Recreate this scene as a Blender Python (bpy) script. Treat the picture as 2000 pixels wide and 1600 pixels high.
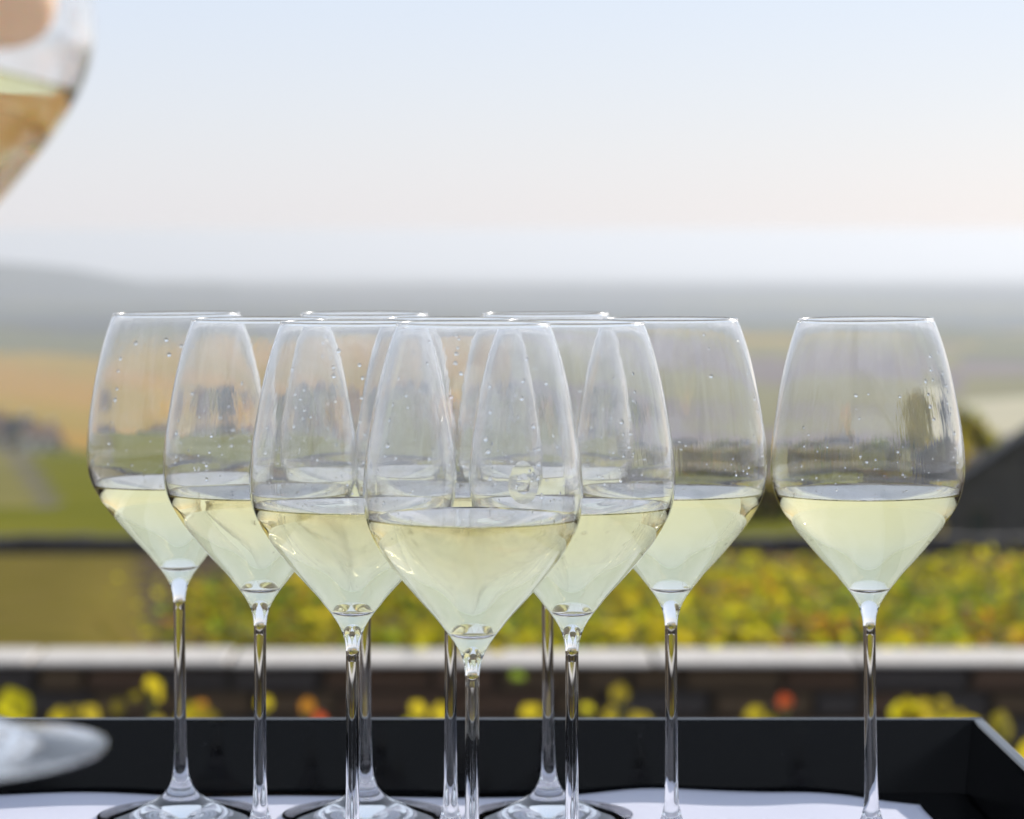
import bpy, math, random
import numpy as np
from mathutils import Vector, Matrix
from math import sin, cos, pi, radians as R

for o in list(bpy.data.objects):
    bpy.data.objects.remove(o)
sc = bpy.context.scene
C = sc.collection
rng = random.Random(7)

# ------------------------------------------------------------------ camera
EYE = 1.05          # height of the lens above the terrace
F = 5800.0          # focal length in pixels of the 2000 px wide photograph
HOR = 450.0         # row of the horizon
cd = bpy.data.cameras.new('camera'); cam = bpy.data.objects.new('camera', cd); C.objects.link(cam)
cam.location = (0, 0, EYE); cam.rotation_euler = (R(90), 0, 0)
cd.sensor_width = 36; cd.lens = F / 2000 * 36
cd.shift_y = -(800 - HOR) / 2000
cd.clip_start = 0.02; cd.clip_end = 60000
cd.dof.use_dof = True; cd.dof.focus_distance = 1.2; cd.dof.aperture_fstop = 13.0
sc.camera = cam

# ------------------------------------------------------------------ light
SUN_AZ, SUN_EL = 38, 24         # degrees from +Y towards +X, and above the horizon
w = bpy.data.worlds.new('World'); sc.world = w; w.use_nodes = True
nt = w.node_tree; nt.nodes.clear()
out = nt.nodes.new('ShaderNodeOutputWorld'); bg = nt.nodes.new('ShaderNodeBackground')
sky = nt.nodes.new('ShaderNodeTexSky'); sky.sky_type = 'NISHITA'; sky.sun_disc = False
sky.sun_elevation = R(SUN_EL); sky.sun_rotation = R(SUN_AZ)
sky.air_density = 1.0; sky.dust_density = 0.8; sky.ozone_density = 3.0; sky.altitude = 300
bg.inputs[1].default_value = 0.12
hs = nt.nodes.new('ShaderNodeHueSaturation'); hs.inputs['Saturation'].default_value = 0.9   # a milky autumn sky
wb = nt.nodes.new('ShaderNodeMix'); wb.data_type = 'RGBA'; wb.blend_type = 'MIX'; wb.inputs[0].default_value = 0.8   # thin high veil over the whole sky
tcw = nt.nodes.new('ShaderNodeTexCoord'); sxw = nt.nodes.new('ShaderNodeSeparateXYZ'); nt.links.new(tcw.outputs['Generated'], sxw.inputs[0])
rw_ = nt.nodes.new('ShaderNodeValToRGB'); el_ = rw_.color_ramp.elements; el_[0].position = 0; el_[0].color = (.67, .67, .73, 1); el_[1].position = 1; el_[1].color = (.54, .66, .86, 1)
for p_, c_ in ((.03, (.655, .675, .75)), (.08, (.62, .675, .80)), (.3, (.65, .72, .84)), (.7, (.63, .73, .88))):
    q_ = el_.new(p_); q_.color = (*c_, 1)
nt.links.new(sxw.outputs['Z'], rw_.inputs[0])
x10 = nt.nodes.new('ShaderNodeVectorMath'); x10.operation = 'SCALE'; x10.inputs['Scale'].default_value = 10
nt.links.new(rw_.outputs[0], x10.inputs[0]); nt.links.new(x10.outputs[0], wb.inputs[7])
nt.links.new(sky.outputs[0], hs.inputs['Color']); nt.links.new(hs.outputs[0], wb.inputs[6]); nt.links.new(wb.outputs[2], bg.inputs[0])
nt.links.new(bg.outputs[0], out.inputs[0])
sd = bpy.data.lights.new('sun', 'SUN'); sun = bpy.data.objects.new('sun', sd); C.objects.link(sun)
sd.energy = 5.0; sd.angle = R(0.53); sd.color = (1.0, 0.95, 0.87)
sv = Vector((sin(R(SUN_AZ)) * cos(R(SUN_EL)), cos(R(SUN_AZ)) * cos(R(SUN_EL)), sin(R(SUN_EL))))
sun.rotation_euler = sv.to_track_quat('Z', 'Y').to_euler()
sun.location = sv * 30
vs = sc.view_settings; vs.view_transform = 'Standard'; vs.look = 'None'; vs.gamma = 1; vs.exposure = 0.0
vs.use_curve_mapping = False
cy = sc.cycles
cy.max_bounces = 40; cy.transmission_bounces = 36; cy.glossy_bounces = 8; cy.diffuse_bounces = 3
cy.transparent_max_bounces = 24; cy.volume_bounces = 1
cy.caustics_reflective = True; cy.caustics_refractive = True; cy.blur_glossy = 0.3
cy.sample_clamp_indirect = 25; cy.sample_clamp_direct = 0
cy.use_denoising = True

# ------------------------------------------------------------------ helpers
def at(px, py, Y):
    return Vector(((px - 1000) / F * Y, Y, EYE - (py - HOR) / F * Y))

def tag(o, label=None, cat=None, group=None, kind=None):
    if label: o['label'] = label
    if cat: o['category'] = cat
    if group: o['group'] = group
    if kind: o['kind'] = kind
    return o

def empty(name, loc=(0, 0, 0), rz=0):
    o = bpy.data.objects.new(name, None); C.objects.link(o)
    o.location = loc; o.rotation_euler = (0, 0, rz); o.empty_display_size = 0.05
    return o

class MB:
    def __init__(s): s.v = []; s.f = []; s.m = []
    def add(s, vs_, fs, m=0):
        b = len(s.v); s.v += [tuple(p) for p in vs_]
        s.f += [tuple(b + i for i in f) for f in fs]; s.m += [m] * len(fs); return s
    def box(s, x0, x1, y0, y1, z0, z1, m=0):
        return s.add([(x0,y0,z0),(x1,y0,z0),(x1,y1,z0),(x0,y1,z0),(x0,y0,z1),(x1,y0,z1),(x1,y1,z1),(x0,y1,z1)],
                     [(0,3,2,1),(4,5,6,7),(0,1,5,4),(1,2,6,5),(2,3,7,6),(3,0,4,7)], m)
    def tube(s, pts, rad, n=8, m=0, cap=True):
        pts = [Vector(p) for p in pts]; rr = rad if hasattr(rad, '__len__') else [rad] * len(pts)
        vs_, fs = [], []
        for i, p in enumerate(pts):
            t = (pts[min(i+1, len(pts)-1)] - pts[max(i-1, 0)]).normalized()
            a = Vector((0, 1, 0)) if abs(t.y) < .8 else Vector((1, 0, 0))
            u = t.cross(a).normalized(); q = t.cross(u)
            for k in range(n):
                an = 2 * pi * k / n; vs_.append(p + (u * cos(an) + q * sin(an)) * rr[i])
        for i in range(len(pts) - 1):
            for k in range(n):
                a, b = i*n+k, i*n+(k+1) % n; fs.append((a, b, b+n, a+n))
        if cap: fs.append(tuple(range(n))[::-1]); fs.append(tuple(range((len(pts)-1)*n, len(pts)*n)))
        return s.add(vs_, fs, m)
    def mesh(s, name, mats, smooth=False):
        me = bpy.data.meshes.new(name); me.from_pydata(s.v, [], s.f)
        for m in (mats if isinstance(mats, (list, tuple)) else [mats]): me.materials.append(m)
        if any(s.m): me.polygons.foreach_set('material_index', s.m)
        if smooth: me.polygons.foreach_set('use_smooth', [True] * len(s.f))
        me.update(); return me
    def build(s, name, mats, parent=None, smooth=False, loc=(0,0,0)):
        return link(name, s.mesh(name, mats, smooth), parent, loc)

def link(name, me, parent=None, loc=(0,0,0), rot=(0,0,0)):
    o = bpy.data.objects.new(name, me); C.objects.link(o); o.location = loc; o.rotation_euler = rot
    if parent: o.parent = parent
    return o

def bevel(o, width, seg=2):
    m = o.modifiers.new('bevel', 'BEVEL'); m.width = width; m.segments = seg; m.limit_method = 'ANGLE'

def copy_tree(o, parent=None):
    c = o.copy(); C.objects.link(c); c.parent = parent
    for ch in list(o.children): copy_tree(ch, c)
    return c

def catmull(P, n=6):
    P = [np.array(p, float) for p in P]; out_ = []
    for i in range(len(P) - 1):
        p0 = P[max(i-1, 0)]; p1 = P[i]; p2 = P[i+1]; p3 = P[min(i+2, len(P)-1)]
        for k in range(n):
            t = k / n
            out_.append(.5*((2*p1)+(-p0+p2)*t+(2*p0-5*p1+4*p2-p3)*t*t+(-p0+3*p1-3*p2+p3)*t**3))
    out_.append(P[-1]); return out_

# ------------------------------------------------------------------ materials
def new_mat(name):
    m = bpy.data.materials.new(name); m.use_nodes = True
    t = m.node_tree; t.nodes.clear(); o = t.nodes.new('ShaderNodeOutputMaterial')
    return m, t, o

def N(t, typ, **kw):
    n = t.nodes.new(typ)
    for k, v in kw.items():
        if k.startswith('i_'):
            key = k[2:]; n.inputs[int(key) if key.isdigit() else key].default_value = v
        else: setattr(n, k, v)
    return n

def ramp(t, fac, stops):
    r = t.nodes.new('ShaderNodeValToRGB'); e = r.color_ramp.elements
    while len(e) > 1: e.remove(e[-1])
    e[0].position = stops[0][0]; e[0].color = (*stops[0][1], 1)
    for p, c in stops[1:]:
        x = e.new(p); x.color = (*c, 1)
    t.links.new(fac, r.inputs[0]); return r.outputs[0]

def rough_mat(name, c1, c2, scale=5, rough=.85, bump=.3, stretch=(1,1,1), detail=6, c3=None, bscale=None, spec=.3, bdist=.01):
    m, t, o = new_mat(name)
    tc = N(t, 'ShaderNodeTexCoord'); mp = N(t, 'ShaderNodeMapping'); mp.inputs['Scale'].default_value = stretch
    t.links.new(tc.outputs['Object'], mp.inputs[0])
    nz = N(t, 'ShaderNodeTexNoise', i_Scale=scale, i_Detail=detail, i_Roughness=.6)
    t.links.new(mp.outputs[0], nz.inputs['Vector'])
    st = [(.3, c1), (.7, c2)] if c3 is None else [(.28, c1), (.5, c2), (.72, c3)]
    b = N(t, 'ShaderNodeBsdfPrincipled', i_Roughness=rough); b.inputs['Specular IOR Level'].default_value = spec
    t.links.new(ramp(t, nz.outputs[0], st), b.inputs['Base Color'])
    if any(q in name for q in ('field', 'vineyard', 'grass', 'plain', 'lane', 'soil')): b.inputs['Specular IOR Level'].default_value = 0
    if bump:
        n2 = N(t, 'ShaderNodeTexNoise', i_Scale=bscale or scale * 4, i_Detail=5)
        t.links.new(mp.outputs[0], n2.inputs['Vector'])
        bp = N(t, 'ShaderNodeBump', i_Strength=bump, i_Distance=bdist)
        t.links.new(n2.outputs[0], bp.inputs['Height']); t.links.new(bp.outputs[0], b.inputs['Normal'])
    t.links.new(b.outputs[0], o.inputs[0]); return m

def leaf_mat(name, c1, c2, trans, tfac=.55):
    m, t, o = new_mat(name)
    oi = N(t, 'ShaderNodeTexCoord'); nz = N(t, 'ShaderNodeTexNoise', i_Scale=9., i_Detail=3)
    t.links.new(oi.outputs['Object'], nz.inputs['Vector'])
    b = N(t, 'ShaderNodeBsdfPrincipled', i_Roughness=.6); b.inputs['Specular IOR Level'].default_value = .12
    tr = N(t, 'ShaderNodeBsdfTranslucent'); tr.inputs[0].default_value = (*trans, 1)
    t.links.new(ramp(t, nz.outputs[0], [(.35, c1), (.65, c2)]), b.inputs['Base Color'])
    mx = N(t, 'ShaderNodeMixShader', i_0=tfac)
    t.links.new(b.outputs[0], mx.inputs[1]); t.links.new(tr.outputs[0], mx.inputs[2])
    t.links.new(mx.outputs[0], o.inputs[0]); return m

# clear glass, with a faint uneven skin
def glass_mat(name, film=0.0):
    m, t, o = new_mat(name)
    g = N(t, 'ShaderNodeBsdfGlass', i_Roughness=0.0, i_IOR=1.5); g.inputs[0].default_value = (1, 1, 1, 1)
    tc = N(t, 'ShaderNodeTexCoord'); mp = N(t, 'ShaderNodeMapping'); mp.inputs['Scale'].default_value = (120, 120, 14)
    t.links.new(tc.outputs['Object'], mp.inputs[0])
    nz = N(t, 'ShaderNodeTexNoise', i_Scale=1., i_Detail=4); t.links.new(mp.outputs[0], nz.inputs['Vector'])
    bp = N(t, 'ShaderNodeBump', i_Strength=.05 if film else .015, i_Distance=.001)
    t.links.new(nz.outputs[0], bp.inputs['Height']); t.links.new(bp.outputs[0], g.inputs['Normal'])
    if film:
        # drying rivulets and fog inside the bowl; outside, the film paints a sky glow
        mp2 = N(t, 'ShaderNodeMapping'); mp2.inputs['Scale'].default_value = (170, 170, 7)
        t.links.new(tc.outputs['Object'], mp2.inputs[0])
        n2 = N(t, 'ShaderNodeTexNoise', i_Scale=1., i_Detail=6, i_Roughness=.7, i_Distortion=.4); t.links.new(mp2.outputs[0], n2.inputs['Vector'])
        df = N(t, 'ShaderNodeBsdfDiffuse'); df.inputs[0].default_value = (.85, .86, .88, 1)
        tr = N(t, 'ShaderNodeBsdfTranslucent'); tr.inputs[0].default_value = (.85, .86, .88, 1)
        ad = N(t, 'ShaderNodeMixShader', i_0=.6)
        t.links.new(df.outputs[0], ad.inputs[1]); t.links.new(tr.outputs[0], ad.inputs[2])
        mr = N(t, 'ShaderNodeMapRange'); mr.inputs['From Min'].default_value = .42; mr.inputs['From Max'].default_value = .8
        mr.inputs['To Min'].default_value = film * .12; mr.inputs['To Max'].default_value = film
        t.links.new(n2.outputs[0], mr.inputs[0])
        # film denser edge-on; white sky glow painted in, strongest under the rim
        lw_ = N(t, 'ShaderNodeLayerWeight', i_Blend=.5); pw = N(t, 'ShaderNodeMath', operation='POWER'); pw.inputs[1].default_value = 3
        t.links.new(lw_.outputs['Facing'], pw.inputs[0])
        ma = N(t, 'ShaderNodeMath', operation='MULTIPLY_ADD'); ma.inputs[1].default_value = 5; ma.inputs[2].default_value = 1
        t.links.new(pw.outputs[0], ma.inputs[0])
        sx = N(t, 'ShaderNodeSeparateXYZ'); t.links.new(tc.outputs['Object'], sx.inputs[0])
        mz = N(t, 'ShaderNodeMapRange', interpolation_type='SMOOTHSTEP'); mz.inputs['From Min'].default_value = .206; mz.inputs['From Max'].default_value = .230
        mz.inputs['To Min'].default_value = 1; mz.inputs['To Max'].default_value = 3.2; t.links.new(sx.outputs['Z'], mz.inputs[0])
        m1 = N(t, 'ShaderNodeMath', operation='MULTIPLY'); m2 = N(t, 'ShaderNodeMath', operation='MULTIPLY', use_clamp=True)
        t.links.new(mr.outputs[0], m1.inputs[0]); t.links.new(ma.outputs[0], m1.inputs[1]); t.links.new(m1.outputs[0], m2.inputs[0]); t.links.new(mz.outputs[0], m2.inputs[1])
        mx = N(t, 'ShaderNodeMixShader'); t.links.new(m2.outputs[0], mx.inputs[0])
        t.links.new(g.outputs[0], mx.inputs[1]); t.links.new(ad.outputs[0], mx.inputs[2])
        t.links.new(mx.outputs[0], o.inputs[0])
    else:
        t.links.new(g.outputs[0], o.inputs[0])
    return m

def wine_mat():
    m, t, o = new_mat('white_wine')
    g = N(t, 'ShaderNodeBsdfGlass', i_Roughness=0.0); g.inputs[0].default_value = (1, 1, 1, 1)
    a = N(t, 'ShaderNodeAttribute', attribute_name='ior'); t.links.new(a.outputs['Fac'], g.inputs['IOR'])
    t.links.new(g.outputs[0], o.inputs[0])
    va = N(t, 'ShaderNodeVolumeAbsorption', i_Density=40.); va.inputs[0].default_value = (1.0, .966, .75, 1)
    t.links.new(va.outputs[0], o.inputs['Volume']); return m

def water_mat():
    m, t, o = new_mat('water_drop')
    g = N(t, 'ShaderNodeBsdfGlass', i_Roughness=0.0, i_IOR=1.33); t.links.new(g.outputs[0], o.inputs[0]); return m

M_glass = glass_mat('crystal'); M_rim = glass_mat('fire_polished_rim', 0.0); M_rim.node_tree.nodes['Glass BSDF'].inputs['Roughness'].default_value = .22; M_film = glass_mat('crystal_streaked', .05); M_glowfilm = glass_mat('crystal_glow_film', .038); M_wine = wine_mat(); M_drop = water_mat()

def lacquer():
    m, t, o = new_mat('black_lacquer')
    b = N(t, 'ShaderNodeBsdfPrincipled'); b.inputs['Base Color'].default_value = (.0025, .0025, .003, 1)
    b.inputs['Specular IOR Level'].default_value = .17
    tc = N(t, 'ShaderNodeTexCoord'); nz = N(t, 'ShaderNodeTexNoise', i_Scale=18., i_Detail=4)
    t.links.new(tc.outputs['Object'], nz.inputs['Vector'])
    mr = N(t, 'ShaderNodeMapRange'); mr.inputs['To Min'].default_value = .04; mr.inputs['To Max'].default_value = .12
    t.links.new(nz.outputs[0], mr.inputs[0]); t.links.new(mr.outputs[0], b.inputs['Roughness'])
    t.links.new(b.outputs[0], o.inputs[0]); return m
M_lacquer = lacquer()

def cloth():
    m, t, o = new_mat('linen_shadow_tint')
    b = N(t, 'ShaderNodeBsdfPrincipled', i_Roughness=.9); b.inputs['Base Color'].default_value = (.60, .60, .71, 1)  # the shadow's lavender cast is put into the white cloth's colour
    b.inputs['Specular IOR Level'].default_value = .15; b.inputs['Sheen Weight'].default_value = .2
    tc = N(t, 'ShaderNodeTexCoord')
    w1 = N(t, 'ShaderNodeTexWave', i_Scale=420., i_Distortion=.6, bands_direction='X'); w2 = N(t, 'ShaderNodeTexWave', i_Scale=420., i_Distortion=.6, bands_direction='Y')
    ad = N(t, 'ShaderNodeMath', operation='ADD')
    for q in (w1, w2): t.links.new(tc.outputs['Object'], q.inputs['Vector'])
    t.links.new(w1.outputs['Fac'], ad.inputs[0]); t.links.new(w2.outputs['Fac'], ad.inputs[1])
    bp = N(t, 'ShaderNodeBump', i_Strength=.3, i_Distance=.0003)
    t.links.new(ad.outputs[0], bp.inputs['Height']); t.links.new(bp.outputs[0], b.inputs['Normal'])
    t.links.new(b.outputs[0], o.inputs[0]); return m
M_linen = cloth()

def plain(name, col, rough=.7, spec=.3, **kw):
    m, t, o = new_mat(name)
    b = N(t, 'ShaderNodeBsdfPrincipled', i_Roughness=rough); b.inputs['Specular IOR Level'].default_value = spec
    tc = N(t, 'ShaderNodeTexCoord'); nz = N(t, 'ShaderNodeTexNoise', i_Scale=kw.get('scale', 3.), i_Detail=5)
    t.links.new(tc.outputs['Object'], nz.inputs['Vector'])
    v = kw.get('var', .15)
    c1 = tuple(c * (1 - v) for c in col); c2 = tuple(min(1, c * (1 + v)) for c in col)
    t.links.new(ramp(t, nz.outputs[0], [(.3, c1), (.7, c2)]), b.inputs['Base Color'])
    t.links.new(b.outputs[0], o.inputs[0]); return m

M_soil = rough_mat('soil', (.055, .040, .028), (.12, .09, .06), 6, bump=.6)
M_dry = rough_mat('dry_grass_bank', (.085, .07, .016), (.16, .125, .03), 2.2, bump=.5, c3=(.13, .09, .035))
M_field_green = rough_mat('green_field', (.09, .095, .012), (.15, .145, .02), .12, bump=.3, c3=(.19, .165, .025))
M_field_gold = rough_mat('gold_vineyard', (.26, .16, .008), (.34, .20, .01), .03, bump=.2, c3=(.23, .18, .015))
M_field_orange = rough_mat('orange_vineyard', (.34, .165, .008), (.42, .22, .012), .02, bump=.2)
M_field_beige = rough_mat('stubble_field', (.42, .36, .22), (.52, .45, .28), .02, bump=.1)
M_field_dark = rough_mat('dark_field', (.06, .08, .035), (.12, .12, .05), .02, bump=.2)
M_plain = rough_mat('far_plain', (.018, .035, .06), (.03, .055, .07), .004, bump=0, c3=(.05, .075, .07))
M_plough = rough_mat('ploughed_field', (.13, .10, .10), (.21, .16, .15), .03, bump=.2)
M_field_olive = rough_mat('olive_field', (.15, .14, .05), (.24, .20, .07), .03, bump=.2)
M_lane = rough_mat('chalk_lane', (.12, .105, .09), (.18, .155, .13), .5, bump=.3)
M_stone_pale = rough_mat('pale_coping_stone', (.44, .39, .34), (.60, .54, .48), 9, bump=.5, c3=(.52, .46, .40))
M_stones = [rough_mat('wall_stone_' + n, a, b, 14, bump=.8) for n, a, b in
            (('brown', (.10, .055, .035), (.18, .11, .07)), ('grey', (.06, .05, .048), (.12, .10, .09)), ('ochre', (.11, .07, .04), (.18, .12, .07)))]
M_mortar = rough_mat('mortar', (.07, .06, .05), (.12, .10, .08), 20, bump=.5)
M_bark = rough_mat('bark', (.05, .035, .025), (.11, .08, .055), 30, bump=.9, stretch=(1, 1, .25))
M_stem = rough_mat('green_stem', (.10, .12, .03), (.20, .17, .05), 30, bump=.2)
L_lime = leaf_mat('leaf_lime', (.20, .20, .012), (.30, .26, .015), (.62, .55, .02))
L_yellow = leaf_mat('leaf_yellow', (.36, .28, .015), (.48, .36, .02), (.66, .52, .025))
L_orange = leaf_mat('leaf_orange', (.42, .17, .015), (.52, .24, .02), (.66, .28, .03))
L_red = leaf_mat('leaf_red', (.22, .04, .015), (.32, .07, .02), (.60, .10, .03))
L_green = leaf_mat('leaf_green', (.05, .09, .012), (.10, .14, .02), (.24, .34, .03))
L_olive = leaf_mat('leaf_olive', (.17, .14, .02), (.26, .19, .025), (.46, .36, .03))
L_brown = leaf_mat('leaf_brown', (.09, .06, .03), (.15, .09, .04), (.20, .12, .05), .35)
LEAVES = [L_lime, L_yellow, L_orange, L_red, L_green, L_olive, L_brown]

# ------------------------------------------------------------------ ground
PROF = [(-60, 2.05), (9.0, 2.05), (9.34, 2.05), (9.40, 1.72), (13, 1.88), (20, 2.45), (30, 3.28), (36, 3.8), (60, 5.6), (120, 10.0),
        (200, 16.0), (350, 27.1), (500, 37.5), (700, 46), (1000, 50), (1400, 54), (2200, 61), (3300, 65.5), (4200, 79), (5500, 97), (7500, 121), (10000, 150), (14000, 190), (40000, 280)]
def smooth01(t): t = max(0, min(1, t)); return t*t*(3-2*t)
def drop(x, Y):
    for (a, da), (b, db) in zip(PROF, PROF[1:]):
        if Y <= b: d = da + (db - da) * (Y - a) / (b - a); break
    else: d = PROF[-1][1]
    if 9.38 < Y < 40:     # grassy bank on the left
        side = smooth01((-(x / Y) - .126) / .012)
        bank = 1.39 + (Y - 10) * (3.28 - 1.39) / 20 if Y < 30 else 3.28 + (Y - 30) * .0867
        d = d + (bank - d) * side
    if 34 < Y < 90:       # hollow in which the dark building stands
        d += .85 * smooth01((x / Y * F - 640) / 120) * smooth01((Y - 34) / 20) * (1 - smooth01((Y - 66) / 22))
    if Y > 40:
        d += .012 * Y * .35 * sin(x / (Y * .11) + Y * .003) * (1 if Y < 1500 else .25 if Y < 3000 else .02) * min(1, (Y - 40) / 60)
        d += .0012 * min(Y, 3000) * sin(x / (Y * .031) + Y * .013)
    return d
def gz(x, Y): return EYE - drop(x, Y)

def field(x, Y):
    u = 1000 + x / Y * F          # bearing in photograph pixels; plots are wedges of land seen down the slope
    if Y < 9.4: return 0
    if Y < 34: return 1 if x / Y < -.126 else 0
    if Y < 60: return 2
    if Y < 330:
        if abs(u - (150 - (1060 - (HOR + F * drop(x, Y) / Y)) * .62)) < 17: return 8
        if u < 70 and Y > 50: return 10
        return 2 if u < 1250 else 10
    if Y < 520: return (2 if int(x / 40 + 3) % 2 else 10) if u < 800 else 9
    if Y < 1250:
        if x > .148 * Y: return (5 if Y > 620 else 9) if Y < 800 else (9, 6, 10)[int(Y / 150) % 3]
        if x > 0: return (10, 9, 10)[int(x / 70 + Y / 160) % 3]
        k = int(x / 55 + Y / 140 + 100) % 4
        return (4, 3, 4, 3)[k]
    if Y < 1700: return (6, 7, 3)[int(x / 120 + Y / 200 + 100) % 3]
    if Y < 2600: return (7, 6, 7)[int(x / 260 + Y / 300 + 100) % 3]
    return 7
TM = [M_soil, M_dry, M_field_green, M_field_gold, M_field_orange, M_field_beige, M_field_dark, M_plain, M_lane, M_plough, M_field_olive]
ys = [-60, -20, 0, 4, 7, 8.6, 9.0, 9.34]; y = 9.4
while y < 40000: ys.append(y); y *= 1.022 if y < 3800 else 1.06
ys.append(40000.)
g = MB(); nx = 150
lat = [(k / nx * 2 - 1) for k in range(nx + 1)]
lat = [(.25 * t + .75 * t ** 3) for t in lat]
for Y in ys:
    W = 22 + .62 * max(Y, 0)
    for t in lat: g.v.append((t * W, Y, gz(t * W, Y)))
for j in range(len(ys) - 1):
    for i in range(nx):
        a = j * (nx + 1) + i; g.f.append((a, a + 1, a + nx + 2, a + nx + 1))
        xm = (g.v[a][0] + g.v[a + 1][0]) / 2; ym = (ys[j] + ys[j + 1]) / 2
        g.m.append(field(xm, ym))
tag(g.build('ground', TM, smooth=True), kind='structure')

# far hills on the left
h = MB(); hn = 70; rows = 14
for j in range(rows + 1):
    v_ = j / rows
    for i in range(hn + 1):
        u = -1500 + i * 4800 / hn * 1.0      # bearing px
        top = 520 + 42 * smooth01((u - 0) / 420) + 22 * smooth01((u - 350) / 500) + 25 * smooth01((u - 800) / 300)
        top -= 9 * math.exp(-((u - 40) / 120) ** 2) + 7 * math.exp(-((u - 400) / 60) ** 2) - 3 * sin(u / 37.)
        Y = 2500 + 1200 * v_; Yp = 3100
        topz = EYE - (top - HOR) / F * Yp; base = EYE - 68
        prof = sin(pi * v_) ** 1.2
        h.v.append(((u - 1000) / F * Y, Y, base + (topz - base) * prof))
for j in range(rows):
    for i in range(hn):
        a = j * (hn + 1) + i; h.f.append((a, a + 1, a + hn + 2, a + hn + 1))
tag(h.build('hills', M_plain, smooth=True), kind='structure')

# terrace under the table
t_ = MB(); t_.box(-6, 6, -6, 2.6, -1.0, 0.0)
tag(t_.build('terrace', rough_mat('terrace_stone', (.26, .24, .22), (.36, .33, .30), 3, bump=.4)), kind='structure')

# ------------------------------------------------------------------ leaves
def leaf_pts(s=1.0):
    """a lobed vine leaf, folded along its midrib; returns verts and faces"""
    out_ = [(0, -.18), (.26, -.40), (.50, -.22), (.56, .08), (.60, .34), (.42, .50), (.26, .66), (0, .84),
            (-.26, .66), (-.42, .50), (-.60, .34), (-.56, .08), (-.50, -.22), (-.26, -.40)]
    vs_ = [Vector((x * s, y * s, -.22 * abs(x) * s + .08 * s * sin(3 * y))) for x, y in out_] + [Vector((0, .15 * s, .02 * s))]
    fs = [(14, i, (i + 1) % 14) for i in range(14)]
    return vs_, fs

def rand_rot(r, tilt=1.2):
    return Matrix.Rotation(r.uniform(0, 2*pi), 3, 'Z') @ Matrix.Rotation(r.uniform(-tilt, tilt), 3, 'X') @ Matrix.Rotation(r.uniform(-.6, .6), 3, 'Y')

def pick(r, wts):
    x = r.random() * sum(wts)
    for i, w_ in enumerate(wts):
        x -= w_
        if x <= 0: return i
    return 0

def quad_leaf(mb, p, s, rot, m):
    a = [Vector((-s*.45, 0, 0)), Vector((0, -s*.5, s*.1)), Vector((s*.45, 0, 0)), Vector((0, s*.6, 0))]
    mb.add([p + rot @ q for q in a], [(0, 1, 2), (0, 2, 3)], m)

def vine(seed, hgt=.5, wid=.55, n=1050, wts=(5, 1.5, .3, .18, 3.6, 5, .8), size=.036):
    """grape vine: crooked trunk, canes and a cushion of leaves"""
    r = random.Random(seed); root = empty('grape_vine')
    tr = MB(); tr.tube([(0, 0, -.1), (.02, .01, hgt*.2), (-.02, .02, hgt*.45), (.01, 0, hgt*.6)], [.035, .03, .028, .02], 7)
    for k in range(6):
        a = r.uniform(0, 2*pi); q = Vector((cos(a)*wid*.7, sin(a)*wid*.35, hgt*r.uniform(.75, 1)))
        tr.tube([(0, 0, hgt*.5), q*.5 + Vector((0, 0, hgt*.3)), q], [.012, .008, .004], 5)
    tr.build('trunk', M_bark, root)
    fo = MB(); cl = [(r.uniform(-wid, wid), r.uniform(-.3, .3), r.uniform(.55, .95)*hgt, pick(r, wts)) for _ in range(9)]
    for k in range(n):
        c = r.choice(cl)
        p = Vector((c[0] + r.gauss(0, .14), c[1] + r.gauss(0, .13), min(hgt*1.03, max(.08, c[2] + r.gauss(0, hgt*.20)))))
        m = c[3] if r.random() < .55 else pick(r, wts)
        vs_, fs = leaf_pts(size * r.uniform(.6, 1.25)); rt = rand_rot(r)
        fo.add([p + rt @ q for q in vs_], fs, m)
    fo.build('foliage', LEAVES, root)
    return root

# rows of vines beyond the garden wall
protos = [vine(11 + k) for k in range(5)]
for p in protos: tag(p, 'low yellow-green grape vine in the rows beyond the pale coping', 'grape vine', 'grape vines beyond the garden wall')
used = [False] * 5; rv = random.Random(3)
ORD = ('first', 'second', 'third', 'fourth', 'fifth', 'sixth', 'seventh', 'eighth')
for row in range(6):
    nth = 0
    Y = 9.72 + row * .78
    x0 = -.128 * Y + .80 + (.2 if row % 2 else 0); x = x0
    while x < .20 * Y + .3:
        k = rv.randrange(5)
        o = protos[k] if not used[k] else copy_tree(protos[k]); used[k] = True
        topd = 1.255 + (Y - 9.7) * .052
        zg = gz(x, Y); hh = (EYE - topd + rv.uniform(-.05, .015)) - zg
        o.location = (x, Y + rv.uniform(-.08, .08), zg); o.rotation_euler = (0, 0, rv.choice((0, pi)) + rv.uniform(-.2, .2))
        o.scale = (1, 1, hh / .56)
        o['label'] = 'low yellow-green vine, %s from the left in the %s vineyard row behind the coping' % (ORD[nth], ORD[row]); nth += 1
        x += rv.uniform(.62, .78)
for k in range(5):
    if not used[k]:
        protos[k].location = (1.0 + k*.3, 12, gz(1, 12))

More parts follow.
